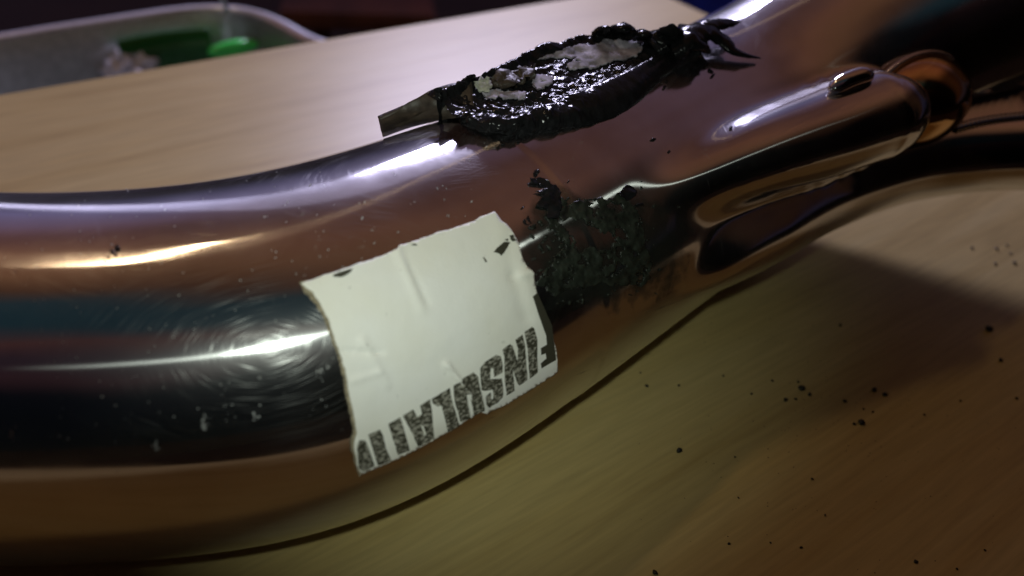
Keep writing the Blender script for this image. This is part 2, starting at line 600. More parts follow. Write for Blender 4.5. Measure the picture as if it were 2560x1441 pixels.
# ------------------------------------------------------------------ exhaust pipe
pipe = empty('exhaust_pipe', (0.0, 0.13, 0.0))
tag(pipe, 'scratched chrome exhaust pipe lying across the wooden table', 'exhaust pipe')
ctrl = [(-0.170, 0.089, 0.0300), (-0.130, 0.0888, 0.0300), (-0.100, 0.0892, 0.0300), (-0.0801, 0.0902, 0.0306), (-0.0665, 0.0916, 0.0315),
        (-0.0515, 0.0933, 0.0334), (-0.0371, 0.0964, 0.0356), (-0.0241, 0.1048, 0.0362), (-0.0112, 0.1184, 0.0357),
        (0.0029, 0.1350, 0.0353), (0.0188, 0.1536, 0.0354), (0.0369, 0.1735, 0.0362), (0.0550, 0.1922, 0.0380),
        (0.0740, 0.2110, 0.0420), (0.0950, 0.2295, 0.0472), (0.1250, 0.2510, 0.0540), (0.1600, 0.2710, 0.0630), (0.2000, 0.2890, 0.0730)]
RC = []
for (x, y, z) in ctrl:                                    # the pipe narrows a little where it touches the table on the left
    k = min(1.0, (CAM.z - TABLE_Z - 0.0002) / (CAM.z - z + R))
    if x > 0.05: k = float(np.interp(x, (0.055, 0.074, 0.095, 0.125, 0.160, 0.200), (0.995, 0.97, 0.935, 0.89, 0.86, 0.84)))
    RC.append((x * k, y * k, CAM.z + (z - CAM.z) * k, R * k))
C = catmull(RC, 24)
C, _ = resample(C, 620)
C = smooth_path(C, 160)
RAD = C[:, 3].copy(); C = C[:, :3].copy()
rough_main = sweep('rough_main', C, RAD, 128, None)
T0 = tree_of(rough_main)
bpy.data.objects.remove(rough_main)

# branch stub on the viewer's side
stub_px = [(1640, 500, -0.0045, 0.0040), (1750, 452, -0.0030, 0.0064), (1870, 400, 0.0005, 0.0080), (2000, 350, 0.0035, 0.0093), (2095, 308, 0.0058, 0.0099), (2125, 297, 0.0064, 0.0100)]
SP = []
for (x, y, k, r) in stub_px:
    p, nn = hit(x, y, T0)
    if nn.dot(raydir(x, y)) > 0: nn = -nn
    p = p + nn * k
    SP.append((p.x, p.y, p.z, r))
_a = np.array(SP[-1]); _b = np.array(SP[-2]); _d = (_a[:3] - _b[:3]) / np.linalg.norm(_a[:3] - _b[:3])
for _s, _k in ((0.0025, 0.95), (0.0048, 0.80), (0.0066, 0.52), (0.0074, 0.20)):
    SP.append(tuple(_a[:3] + _d * _s) + (_a[3] * _k,))
SB, _ = resample(catmull(SP, 16), 110)
# lower outlet pipe that leaves to the right
lo_px = [(1875, 566, 0.0360, 0.0100), (2030, 470, 0.0360, 0.0115), (2230, 402, 0.0385, 0.0113), (2420, 378, 0.0405, 0.0108),
         (2600, 374, 0.0415, 0.0106), (2900, 390, 0.0425, 0.0106)]
LP = []
for (x, y, k, r) in ((1660, 690, 0.013, 0.0060), (1765, 632, 0.0100, 0.0082)):
    p, _n = hit(x, y, T0)
    p = p + raydir(x, y) * k
    LP.append((p.x, p.y, p.z, r))
for (x, y, z, r) in lo_px:
    p = at(x, y, z)
    LP.append((p.x, p.y, p.z, r))
LB, _ = resample(catmull(LP, 16), 160)


def sd_chain(P, chain):
    d = np.full(len(P), 1e9)
    for q in chain:
        d = np.minimum(d, np.linalg.norm(P - q[:3], axis=1) - q[3])
    return d


def pipe_disp(Cc, dirs, rr):
    """swells the wall of the big pipe smoothly over the two tubes that grow out of it"""
    n, nv, _ = dirs.shape
    rr = rr.copy()
    sel = np.where(Cc[:, 0] > -0.005)[0]
    D = dirs[sel].reshape(-1, 3)
    O = np.repeat(Cc[sel], nv, axis=0)
    r0 = R; k = 0.0040
    best = np.full(len(D), r0)
    steps = np.linspace(r0 + 0.016, r0 - 0.001, 44)
    done = np.zeros(len(D), bool)
    prev = np.full(len(D), 1.0); prevr = steps[0]
    for s in steps:
        P = O + D * s
        idx = ~done
        a = s - r0
        d = np.full(len(D), 1.0)
        b1 = sd_chain(P[idx], SB[::2]); b2 = sd_chain(P[idx], LB[:120:2])
        b = np.minimum(b1, b2)
        h = np.maximum(k - np.abs(a - b), 0) / k
        d[idx] = np.minimum(a, b) - h * h * h * k / 6
        cross = idx & (d <= 0)
        t = np.where(prev - d > 1e-9, prev / (prev - d), 0)
        best[cross] = (prevr + (s - prevr) * np.clip(t, 0, 1))[cross]
        done |= cross
        prev = d; prevr = s
    Bq = best.reshape(len(sel), nv)
    for _ in range(5):
        Bq[1:-1] = 0.25 * Bq[:-2] + 0.5 * Bq[1:-1] + 0.25 * Bq[2:]
        Bq = 0.25 * np.roll(Bq, 1, 1) + 0.5 * Bq + 0.25 * np.roll(Bq, -1, 1)
    rr[sel] = Bq
    return rr


main = sweep('main_pipe', C, RAD, 256, M_steel, disp=pipe_disp)
main.parent = pipe; main.matrix_parent_inverse = Matrix.Translation(-Vector(pipe.location))
TP = BVHTree.FromPolygons([v.co.copy() for v in main.data.vertices], [tuple(p.vertices) for p in main.data.polygons])


def part(o, p=pipe):
    o.parent = p
    o.matrix_parent_inverse = Matrix.Translation(-Vector(pipe.location)) if p is pipe else Matrix.Identity(4)
    return o


stub = part(sweep('branch_pipe', SB[:, :3], SB[:, 3] * 0.985, 96, M_steel2, cap=True))
outlet = part(sweep('outlet_pipe', LB[:, :3], LB[:, 3] * 0.985, 96, M_steel2))


def torus_along(name, Pc, axis, r_major, r_minor, m, parent, seg=64, seg2=16):
    axis = Vector(axis).normalized()
    a = axis.orthogonal().normalized(); b = axis.cross(a)
    V = []; Fc = []
    for i in range(seg):
        t = 2 * math.pi * i / seg
        d = a * math.cos(t) + b * math.sin(t)
        for j in range(seg2):
            s = 2 * math.pi * j / seg2
            V.append(Vector(Pc) + d * (r_major + r_minor * math.cos(s)) + axis * r_minor * math.sin(s))
    for i in range(seg):
        for j in range(seg2):
            Fc.append((i * seg2 + j, ((i + 1) % seg) * seg2 + j, ((i + 1) % seg) * seg2 + (j + 1) % seg2, i * seg2 + (j + 1) % seg2))
    o = pydata(name, V, Fc, m)
    uv = o.data.uv_layers.new(name='uv')
    for lp in o.data.loops:
        uv.data[lp.index].uv = ((lp.vertex_index // seg2) / seg * r_major * 6.28, (lp.vertex_index % seg2) / seg2 * r_minor * 6.28)
    return part(o, parent)


ax = Vector(SB[-1, :3]) - Vector(SB[-8, :3])
IC = 88

exec_points = dict(TP=TP)

# bracket eye on top of the stub end
p_eye = at(2105, 212, 0.0)
e0 = Vector(SB[IC, :3]) + Vector((-0.0035, -0.001, 0.0094))
ex = ax.normalized()
ep = [e0 - ex * 0.006, e0 - ex * 0.002 + Vector((0, 0, .0012)), e0 + ex * 0.003 + Vector((0, 0, .0014)), e0 + ex * 0.0055]
EP, _ = resample(catmull([tuple(p) for p in ep], 12), 40)
rad = 0.0018 * np.sqrt(np.clip(1 - np.abs(np.linspace(-1, 1, 40)) ** 4, 0.02, 1))
part(sweep('weld_lug', EP, rad, 32, M_steel2, cap=True), stub)

# heat-tinted dome joint beyond the stub
pd, nd = hit(2278, 252, T0)
if nd.dot(raydir(2285, 262)) > 0: nd = -nd
axd = (at(2395, 250, pd.z) - at(2200, 285, pd.z)).normalized()
bm = bmesh.new()
bmesh.ops.create_uvsphere(bm, u_segments=64, v_segments=40, radius=1.0)
upv = nd
side = axd.cross(upv).normalized()
axd = upv.cross(side)
for v in bm.verts:
    c = v.co.copy()
    v.co = pd + upv * 0.002 + axd * c.x * 0.0150 + side * c.y * 0.0105 + upv * c.z * 0.0085
me = bpy.data.meshes.new('dome_joint')
uvl = bm.loops.layers.uv.new('uv')
for f in bm.faces:
    for lp in f.loops:
        q = lp.vert.co - pd
        lp[uvl].uv = (q.dot(axd), q.dot(side))
bm.to_mesh(me); bm.free()
dome = part(link('dome_joint', me, M_bronze))
dome['label'] = 'heat tinted bronze dome beside the branch pipe end'
V = []; Fc = []
for i in range(72):
    t = 2 * math.pi * i / 72
    d = axd * math.cos(t) * 0.0156 + side * math.sin(t) * 0.0112
    for j in range(10):
        s = 2 * math.pi * j / 10
        V.append(pd + upv * (0.0015 + 0.0009 * math.sin(s)) + d * (1 + 0.06 * math.cos(s)))
for i in range(72):
    for j in range(10):
        Fc.append((i * 10 + j, ((i + 1) % 72) * 10 + j, ((i + 1) % 72) * 10 + (j + 1) % 10, i * 10 + (j + 1) % 10))
rim = pydata('rim', V, Fc, M_steel2); rim.data.uv_layers.new(name='uv')
part(rim, dome)

# weld bead between the big pipe and the outlet pipe
wb = []
for (x, y) in ((2385, 322), (2440, 308), (2500, 298), (2560, 292), (2640, 286)):
    p, _n = hit(x, y, TP)
    if p is not None: wb.append(tuple(p))
WBp, _ = resample(catmull(wb, 12), 80)
part(sweep('weld_bead', WBp, 0.0012 * (1 + 0.12 * np.sin(np.arange(80) * 1.3)), 16, M_steel2))


# ------------------------------------------------------------------ paper label on the pipe
def seg_d(x, y, a, b):
    ax_, ay = a; bx, by = b
    dx, dy = bx - ax_, by - ay
    t = max(0, min(1, ((x - ax_) * dx + (y - ay) * dy) / (dx * dx + dy * dy)))
    qx, qy = ax_ + t * dx, ay + t * dy
    side_ = ((x - ax_) * dy - (y - ay) * dx) / math.hypot(dx, dy)
    return math.hypot(x - qx, y - qy), t, side_


def wrinkle(x, y):
    h = 0.00010 * fbm(x / 140, y / 140, 2.0, 3) + 0.00002 * fbm(x / 25, y / 25, 5.0, 2)
    d, t, s = seg_d(x, y, (992, 625), (1052, 775)); h += 0.00042 * math.exp(-(d / 12) ** 2) * (1 - .6 * t)
    d, t, s = seg_d(x, y, (1003, 632), (1066, 760)); h -= 0.00016 * math.exp(-(d / 9) ** 2)
    for a, b in (((1268, 610), (1284, 690)), ((1284, 690), (1312, 790))):
        d, t, s = seg_d(x, y, a, b); h -= 0.00024 * math.exp(-(d / 17) ** 2)
    d, t, s = seg_d(x, y, (1296, 690), (1325, 680)); h += 0.00035 * math.exp(-(d / 9) ** 2)
    d, t, s = seg_d(x, y, (856, 878), (955, 880)); h -= 0.00022 * math.exp(-(d / 5) ** 2)
    d, t, s = seg_d(x, y, (905, 850), (965, 960)); h += 0.00022 * math.exp(-(d / 10) ** 2)
    d, t, s = seg_d(x, y, (880, 950), (945, 930)); h += 0.00018 * math.exp(-(d / 8) ** 2)
    d, t, s = seg_d(x, y, (1112, 910), (1172, 985)); h += 0.00055 * math.exp(-(d / 6) ** 2)
    d, t, s = seg_d(x, y, (1190, 985), (1208, 1025)); h += 0.00030 * math.exp(-(d / 8) ** 2)
    # the lower and right rims stand off a little
    d, t, s = seg_d(x, y, (900, 1178), (1385, 928)); h += 0.0003 * math.exp(-(d / 50) ** 2)
    d, t, s = seg_d(x, y, (1232, 533), (1385, 900)); h += 0.0002 * math.exp(-(d / 22) ** 2)
    return h


LAB = [(752, 712), (800, 694), (842, 680), (900, 660), (950, 643), (990, 628), (1000, 617), (1030, 607), (1080, 588), (1130, 574),
       (1165, 562), (1185, 556), (1196, 546), (1232, 533), (1248, 553), (1262, 565), (1280, 585), (1290, 602), (1300, 640), (1314, 668), (1330, 684), (1336, 730),
       (1352, 770), (1372, 812), (1380, 850), (1385, 890), (1386, 926), (1330, 962), (1262, 1005), (1208, 1028), (1195, 1024), (1140, 1058), (1085, 1090),
       (1030, 1120), (985, 1142), (940, 1160), (900, 1178), (890, 1160), (882, 1105), (890, 1080), (884, 1040), (872, 985), (862, 930), (848, 878), (836, 850),
       (820, 800), (800, 760), (780, 732)]
label = part(patch('paper_label', LAB, TP, lambda x, y: 0.00045 + wrinkle(x, y), 7, M_paper, thick=0.00026, rough_edge=2.2))
label['label'] = 'torn off white paper label stuck to the pipe, upside down print'
TE = [(748, 708), (770, 706), (790, 745), (806, 765), (826, 805), (845, 850), (856, 880), (868, 930), (880, 985), (893, 1045), (897, 1080), (889, 1105),
      (905, 1178), (896, 1186), (886, 1160), (876, 1102), (884, 1078), (877, 1040), (865, 985), (855, 930), (842, 880), (829, 853), (813, 803), (793, 763), (765, 735)]
part(patch('torn_edge', TE, TP, lambda x, y: 0.00014 + 0.00035 * abs(fbm(x / 9, y / 9, 3, 3)) + max(0, wrinkle(x, y)) * .6, 4, M_fibre, rough_edge=3.0, thick=0.0002), label)

a_ = lambda P: crop(P, 860, 900, 4.97)
b_ = lambda P: crop(P, 1100, 780, 5.337)
c_ = lambda P: crop(P, 740, 520, 3.276)
LET = [
    a_([(180, 970), (240, 970), (275, 1020), (360, 1270), (215, 1345), (160, 1300), (150, 1180), (145, 1040)]),
    a_([(285, 905), (430, 840), (460, 900), (500, 1060), (560, 1200), (535, 1222), (400, 1265), (340, 1090)]),
    a_([(530, 775), (680, 690), (730, 850), (790, 1085), (640, 1136), (590, 960)]),
    a_([(710, 670), (840, 595), (885, 680), (945, 655), (925, 545), (1050, 470), (1065, 600), (1085, 935), (890, 1040), (830, 900)]),
    a_([(1070, 470), (1290, 330), (1320, 500), (1400, 785), (1260, 862), (1185, 545), (1140, 560), (1085, 530)]),
    b_([(155, 970), (215, 920), (280, 870), (345, 840), (420, 790), (485, 845), (505, 1000), (545, 1275), (415, 1350), (365, 1060), (322, 1070), (372, 1385), (235, 1430), (160, 1150)]),
    b_([(510, 740), (570, 660), (720, 560), (780, 580), (805, 680), (800, 790), (690, 850), (680, 740), (650, 735), (640, 880), (790, 865), (805, 1000), (795, 1100),
        (720, 1180), (620, 1245), (572, 1200), (575, 1100), (640, 1040), (640, 1130), (665, 1130), (670, 1010), (560, 1030), (520, 1020), (515, 900)]),
    b_([(805, 495), (900, 420), (935, 440), (1005, 640), (1010, 480), (975, 365), (1075, 290), (1110, 430), (1120, 880), (1010, 950), (985, 920), (935, 740),
        (950, 1020), (845, 1080), (825, 900), (825, 600)]),
    b_([(1105, 265), (1195, 185), (1225, 210), (1270, 370), (1260, 780), (1150, 865), (1140, 480)]),
]
for i, P in enumerate(LET):
    hol = [a_([(928, 775), (958, 790), (988, 890), (966, 905)])] if i == 3 else ()
    part(patch('printed_letter', P, TP, lambda x, y: 0.00051 + wrinkle(x, y), 6, M_ink, holes=hol, rough_edge=0.9), label)
part(patch('printed_letter', c_([(1915, 725), (1958, 696), (2000, 790), (2078, 960), (2100, 1228), (1985, 1300), (1980, 1262), (2025, 1220), (2020, 1180), (1985, 1195),
                                 (1985, 1140), (2030, 1110), (2025, 1040), (1960, 860)]), TP, lambda x, y: 0.00051 + wrinkle(x, y), 6, M_solid, rough_edge=0.5), label)
marks = [c_([(295, 560), (350, 536), (462, 506), (435, 545), (370, 578), (312, 580)]), c_([(925, 312), (975, 300), (985, 318), (950, 318)]),
         c_([(1605, 370), (1640, 330), (1690, 285), (1740, 290), (1720, 330), (1690, 370), (1665, 400), (1650, 380)]),
         c_([(1730, 240), (1765, 230), (1775, 250), (1745, 262)]), c_([(1735, 262), (1775, 255), (1800, 275), (1760, 285)]),
         c_([(1515, 410), (1530, 412), (1556, 445), (1540, 450)]), c_([(1690, 270), (1725, 262), (1720, 282)])]
for P in marks:
    part(patch('tar_mark', P, TP, lambda x, y: 0.00053 + wrinkle(x, y), 5, M_solid, rough_edge=1.6), label)

# ------------------------------------------------------------------ tar smear on the pipe face
s_ = lambda P: crop(P, 1280, 400, 3.793)
SM = s_([(340, 470), (460, 400), (560, 350), (760, 370), (900, 380), (1000, 345), (1100, 380), (1180, 480), (1215, 600), (1260, 760), (1290, 900), (1310, 1000),
         (1290, 1160), (1230, 1205), (1080, 1190), (900, 1170), (700, 1180), (600, 1240), (400, 1270), (240, 1250), (205, 1110), (380, 1060), (385, 960), (480, 840),
         (490, 760), (430, 680), (335, 600)])
HO = s_([(480, 580), (560, 560), (640, 580), (760, 620), (860, 670), (1000, 715), (1000, 800), (890, 865), (760, 840), (650, 800), (570, 700)])


def smear_keep(x, y):
    xn = fbm(x / 26, y / 26, 9.0, 4)
    edge = max(0, (1415 - x) / 60) + max(0, (y - 690) / 60)
    return xn > -0.60 + 0.22 * edge + 0.5 * max(0, (x - 1590) / 40)


smear = part(patch('tar_smear', SM, TP, lambda x, y: 0.00010 + 0.00020 * max(0, .5 + fbm(x / 17, y / 17, 1.0, 4)), 3.5, M_smear, holes=[HO], keep=lambda x, y: fbm(x / 30, y / 24, 9.0, 3) > -0.30 + max(0, (1400 - x) / 160), rough_edge=12, thick=0.0002))
smear['label'] = 'rough green black tar smear right of the paper label'


def film_material():
    m, nt, n, l, b = mat('thin_soot_film')
    t = n.new('ShaderNodeTexCoord')
    z = n.new('ShaderNodeTexNoise'); z.inputs['Scale'].default_value = 330; z.inputs['Detail'].default_value = 6
    l.new(t.outputs['Object'], z.inputs['Vector'])
    at_ = n.new('ShaderNodeAttribute'); at_.attribute_name = 'cover'
    ad_ = n.new('ShaderNodeMath'); ad_.operation = 'MULTIPLY_ADD'; ad_.inputs[1].default_value = 0.62
    l.new(at_.outputs['Fac'], ad_.inputs[0]); l.new(z.outputs['Fac'], ad_.inputs[2])
    mr_ = n.new('ShaderNodeMapRange'); mr_.inputs['From Min'].default_value = 0.62; mr_.inputs['From Max'].default_value = 1.0
    mr_.inputs['To Min'].default_value = 0.0; mr_.inputs['To Max'].default_value = 0.6
    l.new(ad_.outputs[0], mr_.inputs['Value']); l.new(mr_.outputs['Result'], b.inputs['Alpha'])
    b.inputs['Base Color'].default_value = (0.014, 0.016, 0.013, 1)
    b.inputs['Roughness'].default_value = 0.5
    b.inputs['Specular IOR Level'].default_value = 0.3
    return m


FO = [(1300, 500), (1345, 455), (1400, 440), (1480, 470), (1560, 470), (1630, 480), (1690, 510), (1740, 560), (1745, 640), (1715, 720), (1650, 770), (1540, 790), (1430, 790),
      (1350, 800), (1345, 735), (1310, 650), (1290, 590)]
film = part(patch('soot_film', FO, TP, lambda x, y: 0.00005, 6, film_material(), rough_edge=3), smear)
cov = film.data.attributes.new('cover', 'FLOAT', 'POINT')
Mi = Matrix(W.tolist()).inverted()
for i, v in enumerate(film.data.vertices):
    c = Mi @ (v.co - CAM)
    x = c.x / c.z * FPX + 1280; y = c.y / c.z * FPX + 720
    d = min(seg_d(x, y, FO[k], FO[(k + 1) % len(FO)])[0] for k in range(len(FO)))
    hc = math.hypot((x - 1480) / 95, (y - 590) / 42) ** 2
    cov.data[i].value = min(1.0, d / 85.0) * min(1.0, max(0.0, hc))

claw = [s_([(165, 200), (230, 170), (330, 210), (355, 250), (400, 240), (435, 280), (462, 470), (420, 560), (335, 560), (330, 470), (230, 440), (235, 400), (310, 340), (210, 310), (320, 280), (300, 250), (170, 240)]),
        s_([(1000, 330), (1060, 240), (1140, 260), (1190, 320), (1110, 380), (1020, 370)]),
        s_([(210, 110), (235, 100), (250, 130), (225, 150)]), s_([(110, 570), (130, 545), (150, 590), (175, 605), (140, 600)]),
        s_([(1150, 430), (1220, 415), (1225, 440), (1170, 450)])]
part(patch('tar_shred', claw, TP, lambda x, y: 0.0003 + 0.0005 * max(0, .4 + fbm(x / 20, y / 20, 4.0, 3)), 4.5, M_tar, rough_edge=4, thick=0.0002), smear)
bits = []
for _ in range(46):
    x = random.uniform(1318, 1420); y = random.uniform(555, 700)
    bits.append(blob(x, y, random.uniform(1.5, 5.0), 7, random.uniform(1, 2.6), random.uniform(0, 3.1)))
for _ in range(22):
    x = random.gauss(1620, 30); y = random.gauss(570, 70)
    bits.append(blob(x, y, random.uniform(1.2, 3.2), 6, random.uniform(1, 2), random.uniform(0, 3.1)))
for _ in range(14):
    x = random.uniform(1340, 1640); y = random.uniform(715, 760)
    bits.append(blob(x, y, random.uniform(1.2, 3.6), 6, random.uniform(1, 2), random.uniform(0, 3.1)))
fl = part(patch('tar_flecks', bits, TP, lambda x, y: 0.00022, 5, M_smear, thick=0.0001), smear)
fl['kind'] = 'stuff'
spots = []
for (x, y, r, q) in ((1255, 362, 3.5, 1.6), (1272, 352, 3, 2), (1297, 352, 4, 1.6), (1312, 348, 3, 1.5), (1245, 372, 2.5, 1), (1283, 345, 2.5, 2), (292, 622, 5, 1.6), (284, 633, 4, 2.2),
                     (262, 655, 3, 1), (272, 645, 2, 2), (1775, 178, 3, 3), (1782, 190, 2.5, 2.5), (1690, 175, 4, 1.5), (1660, 220, 4, 1.3), (1665, 205, 2.6, 1.3),
                     (1632, 350, 2.5, 3), (1826, 322, 3, 1.5), (1306, 520, 2, 2), (1420, 455, 2, 1), (1672, 380, 2, 1.5), (1050, 640, 2, 1.3)):
    spots.append(blob(x, y, r, 7, q, random.uniform(-1, 1)))
dr = part(patch('tar_droplets', spots, TP, lambda x, y: 0.0003, 5, M_tar, thick=0.0002))
dr['kind'] = 'stuff'
# pale scuffs and dried drips on the chrome
sc_ = []
for (x, y, r, q) in ((800, 932, 9, .8), (640, 1040, 8, 1.2), (508, 1062, 13, .9), (512, 1040, 7, .6), (395, 1113, 10, .6), (820, 918, 6, 1), (930, 575, 4, .5), (936, 608, 5, .4), (995, 580, 3, 1),
                     (800, 640, 4, .5), (1095, 470, 4, .8), (1110, 500, 3, 1), (905, 545, 4, 1.2), (560, 1015, 4, 1), (30, 1085, 8, 1.1), (150, 1090, 4, 1), (650, 945, 5, 1), (762, 690, 3, .5), (1035, 505, 3, 1),
                     (765, 670, 2, .3), (1120, 540, 3, 1.5), (700, 830, 3, 1), (735, 900, 2, .2), (738, 925, 2, .2)):
    for _ in range(9):
        sc_.append(blob(x + random.gauss(0, r * .5), y + random.gauss(0, r * .5), r * random.uniform(.10, .30), 7, q, random.uniform(-.6, .6), .6))
for _ in range(240):
    x = random.uniform(0, 1180); y = 500 + random.random() * 640 - x * 0.12
    sc_.append(blob(x, y, random.uniform(.7, 2.0), 6, random.uniform(.4, 1.6), random.uniform(-.6, .6), .5))
M_scuff = simple('pale_dried_scale', (0.36, 0.37, 0.37), 0.8, 0, 0.3, 2500, 0.3, 0.2)
so = part(patch('dried_specks', sc_, TP, lambda x, y: 0.00004, 4, M_scuff))
so['kind'] = 'stuff'

# ------------------------------------------------------------------ sealant pad on the top of the pipe
ST = [((1100, 232), (1150, 290), (1152, 312)), ((1175, 197), (1208, 284), (1200, 333)), ((1260, 164), (1290, 286), (1275, 336)), ((1340, 122), (1370, 262), (1360, 330)),
      ((1420, 96), (1440, 234), (1450, 317)), ((1490, 80), (1505, 207), (1535, 294)), ((1560, 70), (1575, 175), (1602, 252)), ((1640, 84), (1642, 138), (1665, 192)),
      ((1700, 72), (1702, 118), (1715, 162)), ((1738, 110), (1750, 128), (1762, 148))]
rows = []
for (tp, rm, bt) in ST:
    zt = 0.0700
    a = at(tp[0], tp[1], zt); r_ = at(rm[0], rm[1], zt - 0.001)
    b0, bn = hit(bt[0], bt[1], TP)
    if b0 is None: b0 = at(bt[0], bt[1], 0.062)
    back = Vector((a.x, a.y, 0.055)) + (a - r_).normalized() * 0.0015
    mid = a.lerp(r_, 0.5) - Vector((0, 0, 0.0012))
    bulge = r_.lerp(b0, 0.5) + (CAM - r_).normalized() * 0.0018
    inb = b0 + (Vector((b0.x, b0.y, b0.z)) - CAM).normalized() * 0.004
    rows.append([inb, b0, bulge, r_, r_.lerp(mid, .35) - Vector((0, 0, .0012)), mid, a.lerp(mid, .35) - Vector((0, 0, .0006)), a, back.lerp(a, .5), back])
rows = np.array([[tuple(p) for p in r] for r in rows])
nu, nv = 420, 190
A1 = np.stack([resample(catmull(rows[:, k, :], 10), nu)[0] for k in range(rows.shape[1])], 1)
G = np.array([resample(catmull(A1[i], 8), nv)[0] for i in range(nu)])
# displacement
dU = np.gradient(G, axis=0); dV = np.gradient(G, axis=1)
N = np.cross(dV, dU); N /= np.linalg.norm(N, axis=2)[..., None] + 1e-12
if (N[:, nv // 2, 2].mean()) < 0: N = -N
V = []
for i in range(nu):
    for j in range(nv):
        p = G[i, j]; t = j / (nv - 1); u = i / (nu - 1)
        k = Vector(p) * 1.0
        top = max(0, min(1, (t - 0.30) / .12)) * max(0, min(1, (0.86 - t) / .05))
        rimw = math.exp(-((t - 0.34) / .045) ** 2) + 1.2 * math.exp(-((t - 0.80) / .05) ** 2)
        n1 = fbm(k.x * 260, k.y * 260, k.z * 260, 4)
        n2 = fbm(k.x * 900, k.y * 900, k.z * 900, 3)
        lf = 1.0 - 0.88 * max(0, min(1, (u - .30) / .2)) * max(0, min(1, (0.31 - t) / .05))
        h = 0.0007 * n1 * lf + 0.00030 * n2 * (0.2 + rimw + .2 * top + (.6 if u < .3 else 0)) * lf * (1 - .5 * top)
        h += rimw * (0.0002 + 0.0006 * max(0, noise.noise(Vector((k.x * 420, k.y * 420, 3)))))
        if t > .74 and t < .9:
            h += 0.0022 * max(0, noise.noise(Vector((u * 42, 1.7, 8))) - .05)
        V.append(p + N[i, j] * h)
pad = pydata('sealant_pad', V, grid_faces(nu, nv), M_tar)
part(pad)
pad['label'] = 'lumpy glossy black sealant pad on top of the pipe'
TG = BVHTree.FromPolygons([v.co.copy() for v in pad.data.vertices], [tuple(p.vertices) for p in pad.data.polygons])
z_ = lambda P: crop(P, 900, 40, 2560 / 1040)
res = [z_([(1090, 270), (1200, 225), (1330, 190), (1450, 190), (1500, 155), (1600, 150), (1700, 175), (1735, 200), (1700, 250), (1560, 290), (1420, 330), (1290, 335), (1260, 310), (1340, 260), (1200, 265)]),
       z_([(1060, 375), (1130, 365), (1200, 390), (1180, 430), (1090, 460), (1060, 440)]),
       z_([(735, 470), (830, 460), (900, 475), (1020, 475), (1010, 515), (890, 520), (790, 510)])]
rk = lambda x, y: fbm(x / 34, y / 22, 12.0, 3) > -0.75
ro = part(patch('paper_residue', res, TG, lambda x, y: 0.00045 + 0.00008 * fbm(x / 14, y / 14, 3, 2), 4, M_residue, rough_edge=5, keep=rk, thick=0.0003), pad)
ro['label'] = 'pale pinkish paper residue stuck on the sealant'
part(patch('paper_scrap', z_([(695, 440), (720, 400), (770, 410), (800, 450), (780, 480), (720, 480)]), TG,
           lambda x, y: 0.0012 + 0.0004 * fbm(x / 10, y / 10, 3, 2), 4, simple('yellowed_paper', (0.36, 0.36, 0.30), 0.8, 0, .5, 900, .3), rough_edge=2, thick=0.0005), pad)
part(patch('flat_chip', z_([(800, 440), (850, 385), (960, 355), (1060, 350), (1060, 400), (960, 440), (860, 465)]), TG,
           lambda x, y: 0.0016 + 0.0003 * fbm(x / 20, y / 20, 3, 2), 5, M_tape, rough_edge=2, thick=0.0012), pad)


def shred(name, pts, parent, m, seg=10, n=40, flat=0.45):
    """irregular tapering lump along 3D points with radii"""
    P, _ = resample(catmull(pts, 12), n)
    T_, S_, U_ = frames(P[:, :3])
    V = []
    for i in range(n):
        for j in range(seg):
            a = 2 * math.pi * j / seg
            r = P[i, 3] * (1 + 0.3 * noise.noise(Vector((i * .35, j * 1.3, pts[0][0] * 900))))
            V.append(P[i, :3] + (S_[i] * math.cos(a) + U_[i] * math.sin(a) * flat) * r)
    F = grid_faces(n, seg, True)
    F.append(tuple(range(seg))); F.append(tuple((n - 1) * seg + j for j in range(seg))[::-1])
    return part(pydata(name, V, F, m), parent)


def p3(px, py, z, r):
    p = at(px, py, z); return (p.x, p.y, p.z, r)


def onp(px, py, up, r):
    p, nn = hit(px, py, TP)
    if p is None: p = at(px, py, 0.066); nn = Vector((0, 0, 1))
    if nn.dot(raydir(px, py)) > 0: nn = -nn
    p = p + nn * up
    return (p.x, p.y, p.z, r)


SH = [[onp(1690, 150, .003, .0040), onp(1740, 125, .004, .0036), onp(1790, 128, .003, .0026), onp(1830, 148, .0018, .0016), onp(1895, 154, .0010, .0003)],
      [onp(1730, 118, .003, .0032), onp(1770, 108, .004, .0024), onp(1810, 96, .0035, .0018), onp(1842, 86, .003, .0004)],
      [p3(1630, 118, .069, .0042), p3(1664, 94, .071, .0038), p3(1680, 74, .0735, .0020), p3(1682, 60, .075, .0003)],
      [p3(1690, 120, .069, .0050), p3(1722, 100, .0710, .0040), p3(1745, 112, .070, .0026), p3(1765, 128, .067, .0012)],
      [p3(1500, 85, .0695, .0020), p3(1512, 72, .072, .0014), p3(1520, 68, .073, .0004)],
      [p3(1545, 80, .0695, .0024), p3(1560, 68, .072, .0019), p3(1580, 72, .071, .0010)],
      [p3(1600, 92, .0700, .0020), p3(1612, 82, .0715, .0015), p3(1622, 88, .070, .0006)],
      [p3(1085, 245, .069, .0016), p3(1096, 228, .070, .0012), p3(1100, 219, .071, .0003)],
      [p3(1170, 205, .069, .0014), p3(1178, 193, .071, .0009), p3(1184, 187, .072, .0003)],
      [onp(1150, 312, .001, .0003), onp(1175, 318, .0012, .0018), onp(1210, 330, .0012, .0020), onp(1262, 336, .001, .0012)]]
for s in SH:
    shred('tar_shred', s, pad, M_tar)

